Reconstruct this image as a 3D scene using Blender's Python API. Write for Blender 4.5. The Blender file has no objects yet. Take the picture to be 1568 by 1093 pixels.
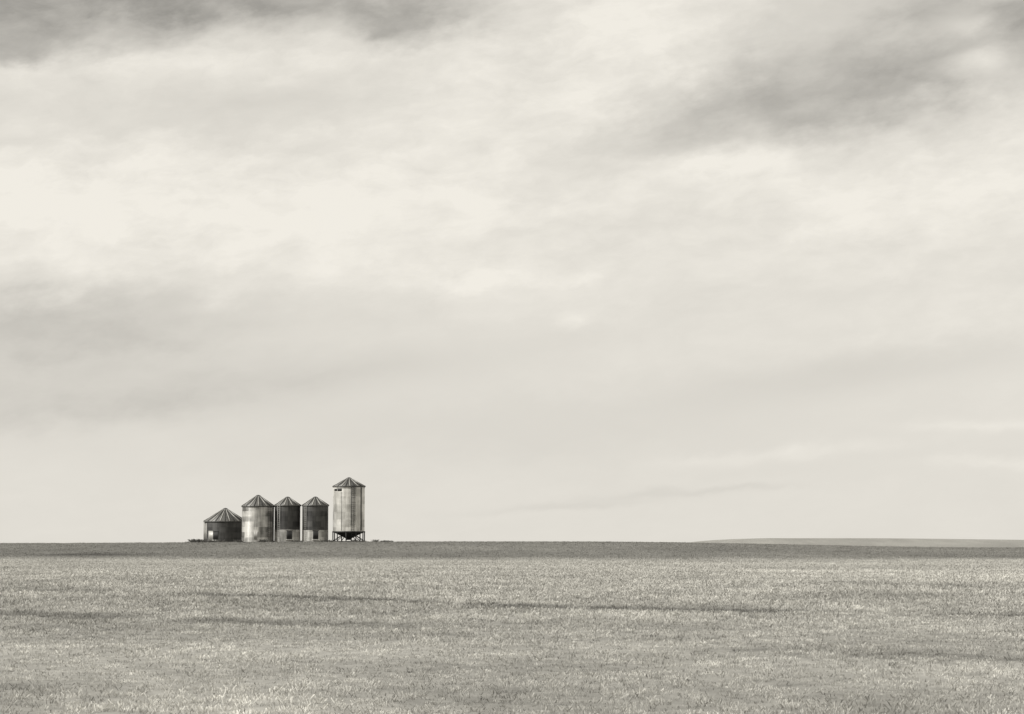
import bpy, math, numpy as np
from mathutils import Vector
rng = np.random.default_rng(7)
scene = bpy.context.scene
scene.view_settings.view_transform = 'Standard'
scene.view_settings.look = 'None'
scene.view_settings.exposure = 0
F = 3536.0; HZ = 835.0; CZ = 1.8
PITCH = math.atan((HZ-546.5)/F)

# ------------------------------------------------------------ helpers
def smooth(a, b, v):
    t = np.clip((v-a)/(b-a), 0, 1)
    return t*t*(3-2*t)
TAB = rng.random((256, 256))
def vnoise(x, y):
    xi = np.floor(x).astype(int); yi = np.floor(y).astype(int)
    fx = x-xi; fy = y-yi
    fx = fx*fx*(3-2*fx); fy = fy*fy*(3-2*fy)
    a = TAB[xi % 256, yi % 256]; b = TAB[(xi+1) % 256, yi % 256]
    c = TAB[xi % 256, (yi+1) % 256]; d = TAB[(xi+1) % 256, (yi+1) % 256]
    return (a*(1-fx)+b*fx)*(1-fy)+(c*(1-fx)+d*fx)*fy
def fbm(x, y, o=4):
    s = 0; a = .5; t = 0
    for i in range(o):
        s = s+a*vnoise(x+17.3*i, y+9.1*i); t += a; a *= .5; x = x*2.03; y = y*2.03
    return s/t

def ground_h(x, y):
    x = np.asarray(x, float); y = np.asarray(y, float)
    crest = 2.12+0.2*smooth(-75, -25, x)-0.95*smooth(12, 80, x)
    h = smooth(245, 362, y)*crest
    h = h-7.0*smooth(384, 620, y)
    hill = 11.9*smooth(35, 110, x)*(1-0.07*smooth(150, 240, x))
    hill = np.maximum(hill, 6.0)
    h = h+(hill-crest+0.0)*smooth(600, 1000, y)
    h = h-60*smooth(1100, 4200, y)
    h = h+0.10*(fbm(x*0.03+5, y*0.03+8, 3)-.5)*smooth(20, 60, y)
    return h

def seg_dist(x, y, pts):
    best = np.full(np.shape(x), 1e9)
    for (x0, y0), (x1, y1) in zip(pts[:-1], pts[1:]):
        dx, dy = x1-x0, y1-y0
        t = np.clip(((x-x0)*dx+(y-y0)*dy)/(dx*dx+dy*dy), 0, 1)
        best = np.minimum(best, np.hypot(x-x0-t*dx, (y-y0-t*dy)))
    return best

def tone(x, y):
    """relative reflectance of the crop/soil, laid out on the ground (metres)"""
    x = np.asarray(x, float); y = np.asarray(y, float)
    edge = 272+14*(fbm(x*0.05, y*0.01+3, 3)-.5)
    t = 1.0-0.47*smooth(-14, 12, y-edge)
    t = t+0.36*smooth(470, 640, y)
    t = t*(1+0.20*(fbm(x*0.035+3, y*0.045+1, 4)-.5)*2)
    t = t*(1+0.34*(fbm(x*0.30+30, y*0.15+11, 4)-.5)*2*(1-.5*smooth(80, 200, y)))
    t = t*(1.0+0.14*smooth(75, 120, y))
    n = fbm(x*0.6+9, y*0.3+4, 3)
    for pts, wd, am in (([(-11, 84), (-5, 77), (1.25, 67.5), (6, 64), (11, 60), (14, 59)], 1.2, .6),
                        ([(-20, 66), (-13, 62), (-9, 57), (-3, 52)], 1.6, .42),
                        ([(4, 40), (8, 37), (14, 36)], 1.0, .45),
                        ([(-9, 31), (-6.5, 29.5), (-4, 29)], .8, .35),
                        ([(-2, 47), (3, 45)], 1.2, .3),
                        ([(-40, 96), (-25, 93), (-16, 90)], 2.4, .32),
                        ([(13, 84), (24, 78)], 1.6, .32)):
        d = seg_dist(x, y, pts)
        t = t*(1-am*np.exp(-(d/wd)**2)*smooth(.32, .6, n))
    # darker strips of weeds near the field edge at the left
    d = seg_dist(x, y, [(-90, 292), (-52, 288)])
    t = t*(1-0.5*np.exp(-(d/7)**2)*smooth(.35, .6, fbm(x*.15, y*.05, 3)))
    # pale strip far right
    d = seg_dist(x, y, [(17, 160), (38, 172)])
    t = t*(1+0.14*np.exp(-(d/8)**2))
    return t

def mat_new(name):
    m = bpy.data.materials.new(name); m.use_nodes = True
    nt = m.node_tree; nt.nodes.clear()
    out = nt.nodes.new('ShaderNodeOutputMaterial')
    return m, nt, out
def link_obj(me, name, mats=(), parent=None, loc=(0, 0, 0)):
    ob = bpy.data.objects.new(name, me); scene.collection.objects.link(ob)
    for m in mats: me.materials.append(m)
    ob.location = loc
    if parent: ob.parent = parent
    return ob

# ------------------------------------------------------------ ground sheet
def mono(v, b=.905): return (v, v*.98, v*b, 1)
m_ground, nt, out = mat_new("field_soil")
bs = nt.nodes.new('ShaderNodeBsdfPrincipled'); bs.inputs['Roughness'].default_value = .95
bs.inputs['Specular IOR Level'].default_value = .1
at = nt.nodes.new('ShaderNodeAttribute'); at.attribute_name = 'tone'
geo = nt.nodes.new('ShaderNodeNewGeometry')
mp = nt.nodes.new('ShaderNodeMapping'); mp.inputs['Scale'].default_value = (1.0, .55, 1)
nz = nt.nodes.new('ShaderNodeTexNoise'); nz.inputs['Scale'].default_value = 1.6; nz.inputs['Detail'].default_value = 8; nz.inputs['Roughness'].default_value = .7
mr = nt.nodes.new('ShaderNodeMapRange'); mr.inputs[1].default_value = .3; mr.inputs[2].default_value = .7; mr.inputs[3].default_value = .18; mr.inputs[4].default_value = .34
mu = nt.nodes.new('ShaderNodeMath'); mu.operation = 'MULTIPLY'
mc = nt.nodes.new('ShaderNodeMix'); mc.data_type = 'RGBA'; mc.blend_type = 'MULTIPLY'; mc.inputs[0].default_value = 1
mc.inputs[7].default_value = mono(1)
bp = nt.nodes.new('ShaderNodeBump'); bp.inputs['Strength'].default_value = .6; bp.inputs['Distance'].default_value = .1
L = nt.links.new
L(geo.outputs['Position'], mp.inputs[0]); L(mp.outputs[0], nz.inputs['Vector']); L(nz.outputs['Fac'], mr.inputs[0])
L(mr.outputs[0], mu.inputs[0]); L(at.outputs['Fac'], mu.inputs[1]); L(mu.outputs[0], mc.inputs[6])
L(mc.outputs[2], bs.inputs['Base Color']); L(nz.outputs['Fac'], bp.inputs['Height']); L(bp.outputs[0], bs.inputs['Normal'])
L(bs.outputs[0], out.inputs[0])

u = np.linspace(-1, 1, 421); gx = 60*np.sinh(u*5.0)/np.sinh(1.6)
gx = gx*(4500/gx.max()) if gx.max() < 4500 else gx
gy = np.concatenate([np.linspace(-300, 0, 12)[:-1], np.linspace(0, 100, 170)[:-1], np.linspace(100, 420, 190)[:-1], 420*(6500/420.)**np.linspace(0, 1, 90)])
X, Y = np.meshgrid(gx, gy); Z = ground_h(X, Y)
ny, nx = X.shape
co = np.stack([X, Y, Z], -1).reshape(-1, 3)
idx = np.arange(nx*ny).reshape(ny, nx)
faces = np.stack([idx[:-1, :-1], idx[:-1, 1:], idx[1:, 1:], idx[1:, :-1]], -1).reshape(-1, 4)
def mesh_np(name, co, faces):
    me = bpy.data.meshes.new(name); k = faces.shape[1]
    me.vertices.add(len(co)); me.vertices.foreach_set('co', co.astype(np.float32).ravel())
    me.loops.add(faces.size); me.loops.foreach_set('vertex_index', faces.astype(np.int32).ravel())
    me.polygons.add(len(faces)); me.polygons.foreach_set('loop_start', np.arange(0, faces.size, k, dtype=np.int32))
    me.update(calc_edges=True); return me
def set_tone(me, t):
    a = me.attributes.new('tone', 'FLOAT', 'POINT'); a.data.foreach_set('value', t.astype(np.float32))
me = mesh_np('ground', co, faces)
me.polygons.foreach_set('use_smooth', np.ones(len(faces), bool))
set_tone(me, tone(X, Y).ravel())
link_obj(me, 'ground', [m_ground])

# ------------------------------------------------------------ crop stubble / grass mass
m_grass, nt, out = mat_new("dry_grass")
L = nt.links.new
at = nt.nodes.new('ShaderNodeAttribute'); at.attribute_name = 'tone'
mc = nt.nodes.new('ShaderNodeMix'); mc.data_type = 'RGBA'; mc.blend_type = 'MULTIPLY'; mc.inputs[0].default_value = 1
mc.inputs[7].default_value = mono(.485)
df = nt.nodes.new('ShaderNodeBsdfDiffuse'); tr = nt.nodes.new('ShaderNodeBsdfTranslucent')
mx = nt.nodes.new('ShaderNodeMixShader'); mx.inputs[0].default_value = .3
g2 = nt.nodes.new('ShaderNodeNewGeometry')
va = nt.nodes.new('ShaderNodeVectorMath'); va.operation = 'ADD'; va.inputs[1].default_value = (0, 0, 1.3)
vn = nt.nodes.new('ShaderNodeVectorMath'); vn.operation = 'NORMALIZE'
L(g2.outputs['Normal'], va.inputs[0]); L(va.outputs[0], vn.inputs[0]); L(vn.outputs[0], df.inputs['Normal'])
L(at.outputs['Fac'], mc.inputs[6]); L(mc.outputs[2], df.inputs[0]); L(mc.outputs[2], tr.inputs[0])
L(df.outputs[0], mx.inputs[1]); L(tr.outputs[0], mx.inputs[2]); L(mx.outputs[0], out.inputs[0])

def grass(name, px, py, nb, hgt, wid, spread, tn):
    """nb blades per tuft, arrays per tuft"""
    n = len(px); N = n*nb
    R = lambda a: np.repeat(a, nb)
    ang = rng.uniform(0, 2*np.pi, N); r = rng.random(N)**.5*R(spread)
    bx = R(px)+np.cos(ang)*r; by = R(py)+np.sin(ang)*r
    h = R(hgt)*rng.uniform(.45, 1.2, N); w = R(wid)*rng.uniform(.6, 1.3, N)
    lean = h*rng.uniform(.2, 1.1, N); la = ang+rng.normal(0, .9, N)
    bz = R(ground_h(px, py))-.01
    fa = rng.uniform(0, 2*np.pi, N)
    wx = np.cos(fa)*w; wy = np.sin(fa)*w
    v0 = np.stack([bx-wx*.4, by-wy*.4, bz], -1); v1 = np.stack([bx+wx*.4, by+wy*.4, bz], -1)
    v2 = np.stack([bx+np.cos(la)*lean+wx*.4, by+np.sin(la)*lean+wy*.4, bz+h*.85], -1)
    v3 = np.stack([bx+np.cos(la)*lean-wx*.4, by+np.sin(la)*lean-wy*.4, bz+h], -1)
    co = np.stack([v0, v1, v2, v3], 1).reshape(-1, 3)
    fc = np.arange(4*N).reshape(-1, 4)
    t = R(tn)*rng.uniform(.9, 1.1, N)
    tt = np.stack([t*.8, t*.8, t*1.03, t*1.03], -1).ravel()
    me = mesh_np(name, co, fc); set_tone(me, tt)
    return me

# sample distances with density
def sample(n, d0, d1, p, half=.30, pad=3):
    # pdf of d ~ d^(1-p)
    q = 2-p; uu = rng.random(n)
    d = (d0**q+uu*(d1**q-d0**q))**(1/q)
    x = rng.uniform(-1, 1, n)*(half*d+pad)
    return x, d
x1, y1 = sample(230000, 19, 380, 1.6)
cl = fbm(x1*3.2+3, y1*1.6+7, 3)
keep = rng.random(len(x1)) < np.clip((cl-.22)*3.4, .3, 1)
x1, y1, cl = x1[keep], y1[keep], cl[keep]
big = fbm(x1*.5+30, y1*.35+7, 2)
k = np.clip(y1/55., .55, 3.0)
hh = rng.uniform(.03, .065, len(x1))*(.7+.9*big)*np.clip(y1/50, .85, 1.8)
far = 1-.6*smooth(60, 200, y1)
tn = tone(x1, y1)*rng.uniform(.88, 1.12, len(x1))*(1+(cl-.5)*1.4*far)
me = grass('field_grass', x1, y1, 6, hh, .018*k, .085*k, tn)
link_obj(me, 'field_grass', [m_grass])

# ------------------------------------------------------------ bin materials
def metal(name, lo, hi, metallic=.25, rough=.5, streak=1.0, panel=.3):
    m, nt, out = mat_new(name); L = nt.links.new
    tc = nt.nodes.new('ShaderNodeTexCoord')
    mp = nt.nodes.new('ShaderNodeMapping'); mp.inputs['Scale'].default_value = (2.2, 2.2, .16)
    n1 = nt.nodes.new('ShaderNodeTexNoise'); n1.inputs['Scale'].default_value = 1.3; n1.inputs['Detail'].default_value = 7; n1.inputs['Roughness'].default_value = .65
    n2 = nt.nodes.new('ShaderNodeTexNoise'); n2.inputs['Scale'].default_value = .9; n2.inputs['Detail'].default_value = 6
    ad = nt.nodes.new('ShaderNodeMath'); ad.operation = 'MULTIPLY_ADD'; ad.inputs[1].default_value = .6*streak
    a2 = nt.nodes.new('ShaderNodeMath'); a2.operation = 'MULTIPLY_ADD'; a2.inputs[1].default_value = .4
    at = nt.nodes.new('ShaderNodeAttribute'); at.attribute_name = 'tone'
    sb = nt.nodes.new('ShaderNodeMath'); sb.operation = 'MULTIPLY_ADD'; sb.inputs[1].default_value = panel; sb.inputs[2].default_value = -panel*.5
    mr = nt.nodes.new('ShaderNodeMapRange'); mr.inputs[1].default_value = .32; mr.inputs[2].default_value = .68
    cr = nt.nodes.new('ShaderNodeMix'); cr.data_type = 'RGBA'
    cr.inputs[6].default_value = mono(lo, .9); cr.inputs[7].default_value = mono(hi, .92)
    bs = nt.nodes.new('ShaderNodeBsdfPrincipled'); bs.inputs['Metallic'].default_value = metallic; bs.inputs['Roughness'].default_value = rough
    L(tc.outputs['Object'], mp.inputs[0]); L(mp.outputs[0], n1.inputs['Vector']); L(tc.outputs['Object'], n2.inputs['Vector'])
    L(at.outputs['Fac'], sb.inputs[0])
    L(n2.outputs['Fac'], a2.inputs[0]); L(sb.outputs[0], a2.inputs[2])
    L(n1.outputs['Fac'], ad.inputs[0]); L(a2.outputs[0], ad.inputs[2])
    L(ad.outputs[0], mr.inputs[0]); L(mr.outputs[0], cr.inputs[0]); L(cr.outputs[2], bs.inputs['Base Color'])
    L(bs.outputs[0], out.inputs[0])
    return m
M_dark = metal("weathered_steel_dark", .02, .09, .1, .6)
M_mid = metal("weathered_steel_grey", .13, .66, .3, .42)
M_light = metal("galvanised_steel", .36, .78, .3, .40)
M_band = metal("galvanised_steel_ring", .2, .62, .2, .5)
M_roof = metal("roof_sheet", .05, .15, .2, .5)
M_rib = metal("roof_rib", .02, .05, .1, .6)
M_ribl = metal("roof_rib_galvanised", .28, .45, .2, .5)
M_black = metal("dark_paint", .008, .02, 0, .7)
M_conc = metal("concrete_pad", .16, .3, 0, .9)

def lathe(name, prof, seg, mats, parent, tonef=None):
    """prof list of (r,z)"""
    P = np.array(prof); a = np.arange(seg)*2*np.pi/seg
    co = np.stack([P[:, None, 0]*np.cos(a), P[:, None, 0]*np.sin(a), np.repeat(P[:, 1:2], seg, 1)], -1).reshape(-1, 3)
    i = np.arange(len(P)*seg).reshape(len(P), seg); j = np.roll(i, -1, 1)
    fc = np.stack([i[:-1], j[:-1], j[1:], i[1:]], -1).reshape(-1, 4)
    me = mesh_np(name, co, fc); me.polygons.foreach_set('use_smooth', np.ones(len(fc), bool))
    t = tonef(co) if tonef else np.full(len(co), .5)
    set_tone(me, t)
    return link_obj(me, name, mats, parent)

def boxes(name, items, mats, parent):
    """items: list of (p0,p1,w,d): beam from p0 to p1 with section w x d"""
    co = []; fc = []
    for p0, p1, w, d in items:
        p0 = Vector(p0); p1 = Vector(p1); ax = (p1-p0).normalized()
        up = Vector((0, 0, 1)) if abs(ax.z) < .95 else Vector((0, 1, 0))
        s = ax.cross(up).normalized(); t = s.cross(ax).normalized()
        b = len(co)
        for p in (p0, p1):
            for a_, b_ in ((-1, -1), (1, -1), (1, 1), (-1, 1)):
                co.append(p+s*w*.5*a_+t*d*.5*b_)
        fc += [[b, b+3, b+2, b+1], [b+4, b+5, b+6, b+7]]+[[b+q, b+(q+1) % 4, b+4+(q+1) % 4, b+4+q] for q in range(4)]
    me = mesh_np(name, np.array([list(c) for c in co]), np.array(fc))
    set_tone(me, np.full(len(co), .5))
    return link_obj(me, name, mats, parent)

def curved_patch(name, r, a0, a1, z0, z1, mats, parent, t=.03, seg=8):
    a = np.linspace(a0, a1, seg); co = []
    for rr in (r-.05, r+t):
        for z in (z0, z1):
            for q in a: co.append((rr*math.cos(q), rr*math.sin(q), z))
    S = seg; fc = []
    o = lambda l, z, k: (l*2+z)*S+k
    for k in range(S-1):
        fc.append([o(1, 0, k), o(1, 0, k+1), o(1, 1, k+1), o(1, 1, k)])
        fc.append([o(0, 1, k), o(1, 1, k), o(1, 1, k+1), o(0, 1, k+1)])
        fc.append([o(0, 0, k), o(0, 0, k+1), o(1, 0, k+1), o(1, 0, k)])
    for k in (0, S-1): fc.append([o(0, 0, k), o(1, 0, k), o(1, 1, k), o(0, 1, k)])
    me = mesh_np(name, np.array(co), np.array(fc)); set_tone(me, np.full(len(co), .5))
    return link_obj(me, name, mats, parent)

def wall_prof(r, z0, z1, pitch=.16, amp=.018):
    n = int((z1-z0)/pitch*4); out = []
    for k in range(n+1):
        z = z0+(z1-z0)*k/n
        rr = r+amp*math.sin(2*math.pi*(z-z0)/pitch)
        out.append((rr, z))
    return out
def panel_tone(seed, ring=.82):
    def f(co):
        a = np.arctan2(co[:, 1], co[:, 0]); row = np.floor(co[:, 2]/ring).astype(int)
        col = np.floor((a/(2*np.pi)+(row % 2)*.055)*9).astype(int)
        return TAB[(row*7+seed*31) % 256, (col*13+seed*5) % 256]
    return f

def roof(parent, r, z0, z1, nribs, mat, ribmats, cap_r=.35):
    R = r+.14
    zc = z1-.22
    lathe('roof', [(R-.02, z0-.10), (R, z0-.10), (R, z0-.02), (cap_r, zc)], 72, [mat], parent, panel_tone(3, 9))
    lathe('roof_cap', [(cap_r+.06, zc-.06), (cap_r+.06, zc+.08), (cap_r*.5, z1-.03), (.01, z1)], 20, [ribmats[0]], parent)
    it = []; it2 = []
    for k in range(nribs):
        a = (k+.5)*2*math.pi/nribs
        p0 = (R*math.cos(a), R*math.sin(a), z0); p1 = (cap_r*math.cos(a), cap_r*math.sin(a), zc+.02)
        (it if k % 2 else it2).append((p0, p1, .11, .12))
    boxes('roof_ribs', it, [ribmats[0]], parent); boxes('roof_seams', it2, [ribmats[1]], parent)
    lathe('eave_ring', [(r+.01, z0-.16), (r+.06, z0-.16), (r+.06, z0-.11), (r+.01, z0-.11)], 64, [M_rib], parent)

def ladder(parent, r, ang, z0, z1, mat=None, cage=False):
    mat = mat or M_black
    c, s = math.cos(ang), math.sin(ang); it = []
    rr = r+.16
    def P(off, z, extra=0): return ((rr+extra)*c-off*s, (rr+extra)*s+off*c, z)
    for o in (-.22, .22): it.append((P(o, z0), P(o, z1), .05, .05))
    z = z0+.2
    while z < z1: it.append((P(-.22, z), P(.22, z), .03, .03)); z += .3
    boxes('ladder', it, [mat], parent)
    if cage:
        it = []
        for o, e in ((-.33, .25), (0, .6), (.33, .25)): it.append((P(o, z0+2.2, e), P(o, z1, e), .04, .04))
        z = z0+2.2
        while z < z1:
            pts = [P(-.22, z), P(-.36, z, .25), P(-.2, z, .55), P(.2, z, .55), P(.36, z, .25), P(.22, z)]
            it += [(pts[q], pts[q+1], .04, .04) for q in range(5)]; z += .7
        boxes('ladder_cage', it, [mat], parent)

def make_bin(px, y, D, Hm, Hr, wall_mat, seed, roof_mat, nribs=24, band=0, door_ang=None, band_mat=None, name='grain_bin'):
    e = bpy.data.objects.new(name, None); scene.collection.objects.link(e)
    x = (px-784)/F*y
    e.location = (x, y, float(ground_h(x, y))-.03)
    r = D/2
    lathe('foundation', [(r+.25, -.3), (r+.25, .10), (r+.05, .14), (0.01, .14)], 48, [M_conc], e)
    z0 = .14
    if band: lathe('lower_ring', wall_prof(r+.02, z0, z0+band), 64, [band_mat or M_band], e, panel_tone(seed+4))
    lathe('wall', wall_prof(r, z0+band, Hm), 64, [wall_mat], e, panel_tone(seed))
    roof(e, r, Hm, Hm+Hr, nribs, roof_mat, (M_rib, M_ribl))
    if door_ang is not None:
        a = math.radians(door_ang); w = .42/r
        curved_patch('door', r, a-w, a+w, z0+.35, z0+1.65, [M_black], e, .05)
        curved_patch('door_frame', r, a-w*1.25, a+w*1.25, z0+1.68, z0+1.76, [M_rib], e, .07)
        curved_patch('door_step', r, a-w*1.25, a+w*1.25, z0+.2, z0+.32, [M_band], e, .2)
    return e, r

# left low bin
e, r = make_bin(346, 372, 6.7, 3.45, 2.15, M_dark, 1, M_roof, 28, 0, 250)
ladder(e, r, math.radians(205), .2, 3.4, M_ribl)
curved_patch('access_panel', r, math.radians(226), math.radians(243), .2, 1.9, [M_band], e, .04)
curved_patch('pale_sheet', r, math.radians(183), math.radians(218), .2, 3.1, [M_mid], e, .03, 10)  # lighter grey sheet along the left edge of the dark wall
# second bin, bright
e, r = make_bin(396, 367, 5.05, 5.75, 1.8, M_mid, 2, M_roof, 24, 0, None)
ladder(e, r, math.radians(318), .2, 5.7)
curved_patch('hatch', r, math.radians(262), math.radians(274), .5, 1.9, [M_band], e, .05)
# third and fourth
e, r = make_bin(441, 367, 4.05, 5.85, 1.4, M_dark, 5, M_roof, 20, 1.85, 285)
ladder(e, r, math.radians(236), .2, 5.8, M_ribl)
e, r = make_bin(483.5, 367, 4.1, 5.85, 1.4, M_dark, 9, M_roof, 20, 1.8, 277)
ladder(e, r, math.radians(228), .2, 5.8, M_ribl)

# hopper bin
y = 366.5; px = 534.7; x = (px-784)/F*y
e = bpy.data.objects.new('hopper_bin', None); scene.collection.objects.link(e)
e.location = (x, y, float(ground_h(x, y))-.05)
r = 2.5; Hb = 1.65; Ht = 8.85
lathe('wall', wall_prof(r, Hb, Ht, .2, .012), 72, [M_light], e, panel_tone(12, 1.2))
roof(e, r, Ht, Ht+1.45, 24, M_roof, (M_rib, M_ribl))
lathe('hopper_cone', [(r-.02, Hb+.02), (r-.1, Hb-.05), (.32, .55), (.32, .38), (.01, .38)], 48, [M_black], e)
lathe('ring_beam', [(r+.0, Hb-.1), (r+.10, Hb-.1), (r+.10, Hb+.12), (r+.0, Hb+.12)], 64, [M_rib], e)
it = []; nl = 10
for k in range(nl):
    a = (k+.35)*2*math.pi/nl
    it.append((((r+.02)*math.cos(a), (r+.02)*math.sin(a), -.1), ((r+.02)*math.cos(a), (r+.02)*math.sin(a), Hb-.08), .16, .16))
    it.append((((r+.02)*math.cos(a), (r+.02)*math.sin(a), .25), (1.35*math.cos(a), 1.35*math.sin(a), 1.0), .08, .08))
for k in range(nl):
    a = (k+.35)*2*math.pi/nl; b = (k+1.35)*2*math.pi/nl
    it.append(((r*math.cos(a), r*math.sin(a), .15), (r*math.cos(b), r*math.sin(b), .15), .14, .14))
boxes('legs', it, [M_black], e)
ladder(e, r, math.radians(288), .6, Ht+.1, None, True)
curved_patch('lettering_panel', r, math.radians(209), math.radians(226), Ht-.75, Ht-.42, [M_black], e, .03)
curved_patch('lettering_panel_b', r, math.radians(229), math.radians(247), Ht-.78, Ht-.36, [M_black], e, .03)
curved_patch('seam_strip', r, math.radians(246.4), math.radians(247.3), Hb+.2, Ht-.9, [M_rib], e, .03)
curved_patch('fill_pipe', r, math.radians(322), math.radians(326), Hb+.2, Ht-.2, [M_rib], e, .08)

# scrub along the yard
def scrub(name, pxs, n, hmax, seed):
    rg = np.random.default_rng(seed)
    px = rg.uniform(pxs[0], pxs[1], n); yy = rg.uniform(360, 372, n)
    xx = (px-784)/F*yy
    env = fbm(px*.09+seed, px*0+3, 3)
    h = hmax*np.clip((env-.25)*2, .1, 1)*rg.uniform(.5, 1, n)
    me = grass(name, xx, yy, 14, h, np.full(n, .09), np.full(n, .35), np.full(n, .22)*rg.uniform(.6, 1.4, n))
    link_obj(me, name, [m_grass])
scrub('weed_patch', (288, 600), 420, .5, 4)
scrub('shrub', (296, 312), 50, .6, 6)
scrub('shrub', (561, 577), 50, .75, 8)

# ------------------------------------------------------------ sky
SUN_EL, SUN_AZ = 38, -110   # azimuth from +Y clockwise (negative = left), a little behind the camera
sd = Vector((math.sin(math.radians(SUN_AZ))*math.cos(math.radians(SUN_EL)), math.cos(math.radians(SUN_AZ))*math.cos(math.radians(SUN_EL)), math.sin(math.radians(SUN_EL))))
li = bpy.data.lights.new('sun', 'SUN'); li.energy = 3.9; li.angle = math.radians(.8); li.color = (1, .98, .94)
so = bpy.data.objects.new('sun', li); scene.collection.objects.link(so)
so.rotation_euler = (-sd).to_track_quat('-Z', 'Y').to_euler(); so.location = (0, 0, 50)

w = bpy.data.worlds.new('World'); scene.world = w; w.use_nodes = True
nt = w.node_tree; nt.nodes.clear(); N = nt.nodes.new; L = nt.links.new
def S(v, sock):
    if isinstance(v, (int, float)): sock.default_value = v
    elif isinstance(v, tuple): sock.default_value = v
    else: L(v, sock)
def M(op, a, b=0.0, c=None):
    n = N('ShaderNodeMath'); n.operation = op; S(a, n.inputs[0])
    if op not in ('EXPONENT', 'ARCSINE', 'SQRT'): S(b, n.inputs[1])
    if c is not None: S(c, n.inputs[2])
    return n.outputs[0]
def VM(op, a, b, c=None, out=0):
    n = N('ShaderNodeVectorMath'); n.operation = op; S(a, n.inputs[0]); S(b, n.inputs[1])
    if c is not None: S(c, n.inputs[2])
    return n.outputs[out]
tc = N('ShaderNodeTexCoord'); sp = N('ShaderNodeSeparateXYZ'); L(tc.outputs['Generated'], sp.inputs[0])
az = M('ARCTAN2', sp.outputs[0], sp.outputs[1]); el = M('ARCSINE', sp.outputs[2])
cb = N('ShaderNodeCombineXYZ'); L(M('MULTIPLY', az, F/100), cb.inputs[0]); L(M('MULTIPLY', el, F/100), cb.inputs[1])
P0 = cb.outputs[0]
def mapping(vec, loc, rot, scale, typ='POINT'):
    m = N('ShaderNodeMapping'); m.vector_type = typ; L(vec, m.inputs[0])
    m.inputs['Location'].default_value = loc; m.inputs['Rotation'].default_value = (0, 0, math.radians(rot)); m.inputs['Scale'].default_value = scale
    return m.outputs[0]
def noise(vec, su, sv, detail, seed, rot=0, rough=.55, color=False):
    v_ = mapping(vec, (seed, seed*1.7, 0), rot, (su, sv, 1), 'TEXTURE')
    n = N('ShaderNodeTexNoise'); n.noise_dimensions = '2D'; n.inputs['Scale'].default_value = 1; n.inputs['Detail'].default_value = detail; n.inputs['Roughness'].default_value = rough
    L(v_, n.inputs['Vector'])
    return n.outputs['Color'] if color else M('SUBTRACT', n.outputs['Fac'], .5)
wc = noise(P0, 1.5, .7, 5, 31, 10, .6, True)
wv = VM('SUBTRACT', wc, (.5, .5, .5))
PW = VM('MULTIPLY_ADD', wv, (2.6, 1.3, 0), P0)
PS = VM('MULTIPLY_ADD', wv, (.8, .35, 0), P0)
blobs = [(10,5,330,74,3,-.38),(450,0,280,44,-4,-.22),(640,30,90,42,10,-.17),(20,95,130,30,5,-.20),
 (1370,135,260,62,14,-.30),(1100,165,170,48,20,-.14),(1500,25,170,55,-20,-.20),(1190,60,150,60,20,-.07),
 (930,70,260,110,25,.09),(330,95,330,24,4,.10),(270,190,300,30,2,-.06),(420,150,120,20,4,-.06),
 (80,300,420,90,0,.11),(650,330,600,90,6,.07),(1100,255,75,26,0,.20),(1515,105,45,22,0,.30),(1490,50,45,16,0,.18),
 (720,425,90,22,4,.11),(890,430,36,20,0,.08),(872,490,30,14,0,.06),(1480,300,260,80,10,.08),
 (70,505,300,58,3,-.18),(400,590,320,28,8,-.10),(60,600,240,46,0,-.07),(720,660,560,60,0,-.05),(1330,570,280,28,8,-.07),
 (870,775,110,5,3,-.05),(1000,757,100,6,4,-.055),(1140,748,60,5,2,-.04),(1200,695,150,9,5,.06),(1530,655,110,8,0,.06),(1530,710,90,8,0,.07),(1540,500,200,30,8,.04)]
tot = None
for px, py, rx, ry, rot, amp in blobs:
    u0 = math.atan((px-784)/F)*F/100; v0 = (PITCH+math.atan((546.5-py)/F))*F/100
    vec = mapping(PS if ry < 30 else PW, (u0, v0, 0), rot, (rx/100, ry/100, 1), 'TEXTURE')
    q = VM('DOT_PRODUCT', vec, vec, out=1)
    g = M('POWER', .45, q)
    tot = M('MULTIPLY', g, amp) if tot is None else M('MULTIPLY_ADD', g, amp, tot)
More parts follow.
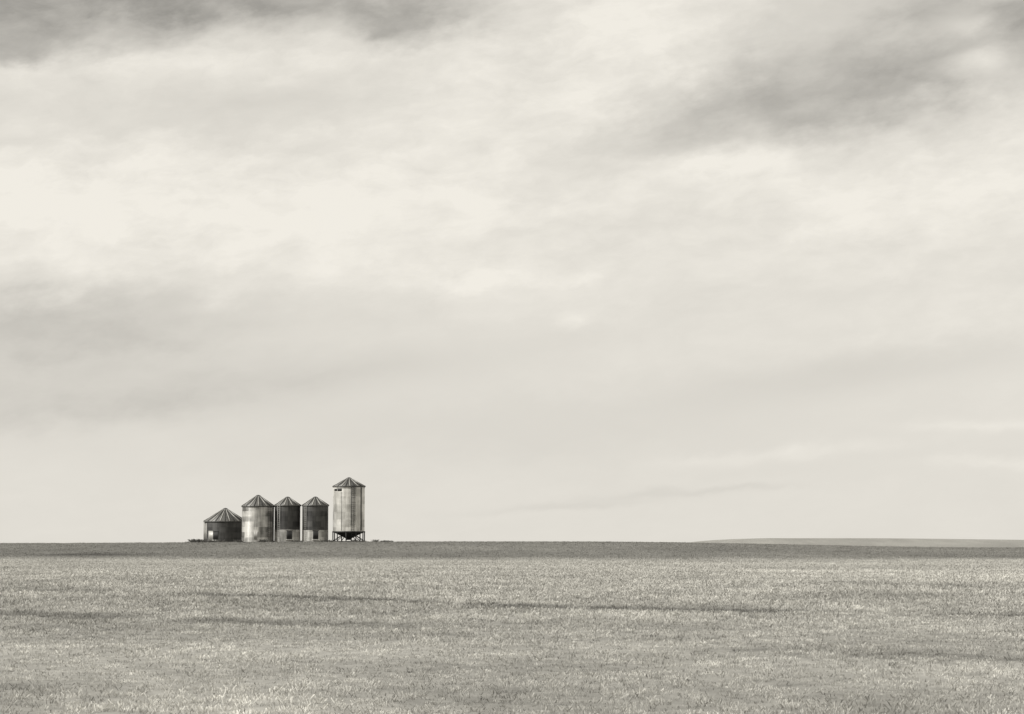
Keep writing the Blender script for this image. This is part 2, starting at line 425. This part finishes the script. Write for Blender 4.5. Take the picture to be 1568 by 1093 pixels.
n_mid = noise(PS, 1.9, .8, 6, 21.0, 7, .62); n_fine = noise(PS, .75, .30, 4, 33.0, 6, .6)
sv = N('ShaderNodeSeparateXYZ'); L(P0, sv.inputs[0])
up = N('ShaderNodeMapRange'); L(sv.outputs[1], up.inputs[0]); up.inputs[1].default_value = 1.5; up.inputs[2].default_value = 7.5; up.inputs[3].default_value = .25; up.inputs[4].default_value = 1
mod = M('MULTIPLY_ADD', n_mid, 1.5, M('MULTIPLY_ADD', n_fine, .9, 1.0))
tot = M('MULTIPLY', tot, mod)
det = M('MULTIPLY_ADD', n_mid, .20, M('MULTIPLY', n_fine, .12))
tot = M('MULTIPLY_ADD', det, up.outputs[0], tot)
tot = M('ADD', tot, .75)
tot = M('MINIMUM', M('MAXIMUM', tot, .2), .875)
sc = N('ShaderNodeVectorMath'); sc.operation = 'SCALE'; sc.inputs[0].default_value = (10.33, 9.9, 9.0); L(tot, sc.inputs['Scale'])
sk = N('ShaderNodeTexSky'); sk.sky_type = 'NISHITA'; sk.sun_disc = False
sk.sun_elevation = math.radians(SUN_EL); sk.sun_rotation = math.radians(SUN_AZ)
bw = N('ShaderNodeRGBToBW'); L(sk.outputs[0], bw.inputs[0])
mxn = N('ShaderNodeMix'); mxn.data_type = 'RGBA'; mxn.inputs[0].default_value = .95
L(bw.outputs[0], mxn.inputs[6]); L(sc.outputs[0], mxn.inputs[7])
bg = N('ShaderNodeBackground'); bg.inputs[1].default_value = .1; L(mxn.outputs[2], bg.inputs[0])
wo = N('ShaderNodeOutputWorld'); L(bg.outputs[0], wo.inputs[0])
w.cycles.sampling_method = 'MANUAL'; w.cycles.sample_map_resolution = 512

# ------------------------------------------------------------ camera
cd = bpy.data.cameras.new('camera'); cam = bpy.data.objects.new('camera', cd); scene.collection.objects.link(cam)
cd.sensor_width = 36; cd.lens = 18/(784/F); cd.clip_end = 20000; cd.clip_start = .1
cam.location = (0, 0, CZ); cam.rotation_euler = (math.pi/2+PITCH, 0, 0)
scene.camera = cam
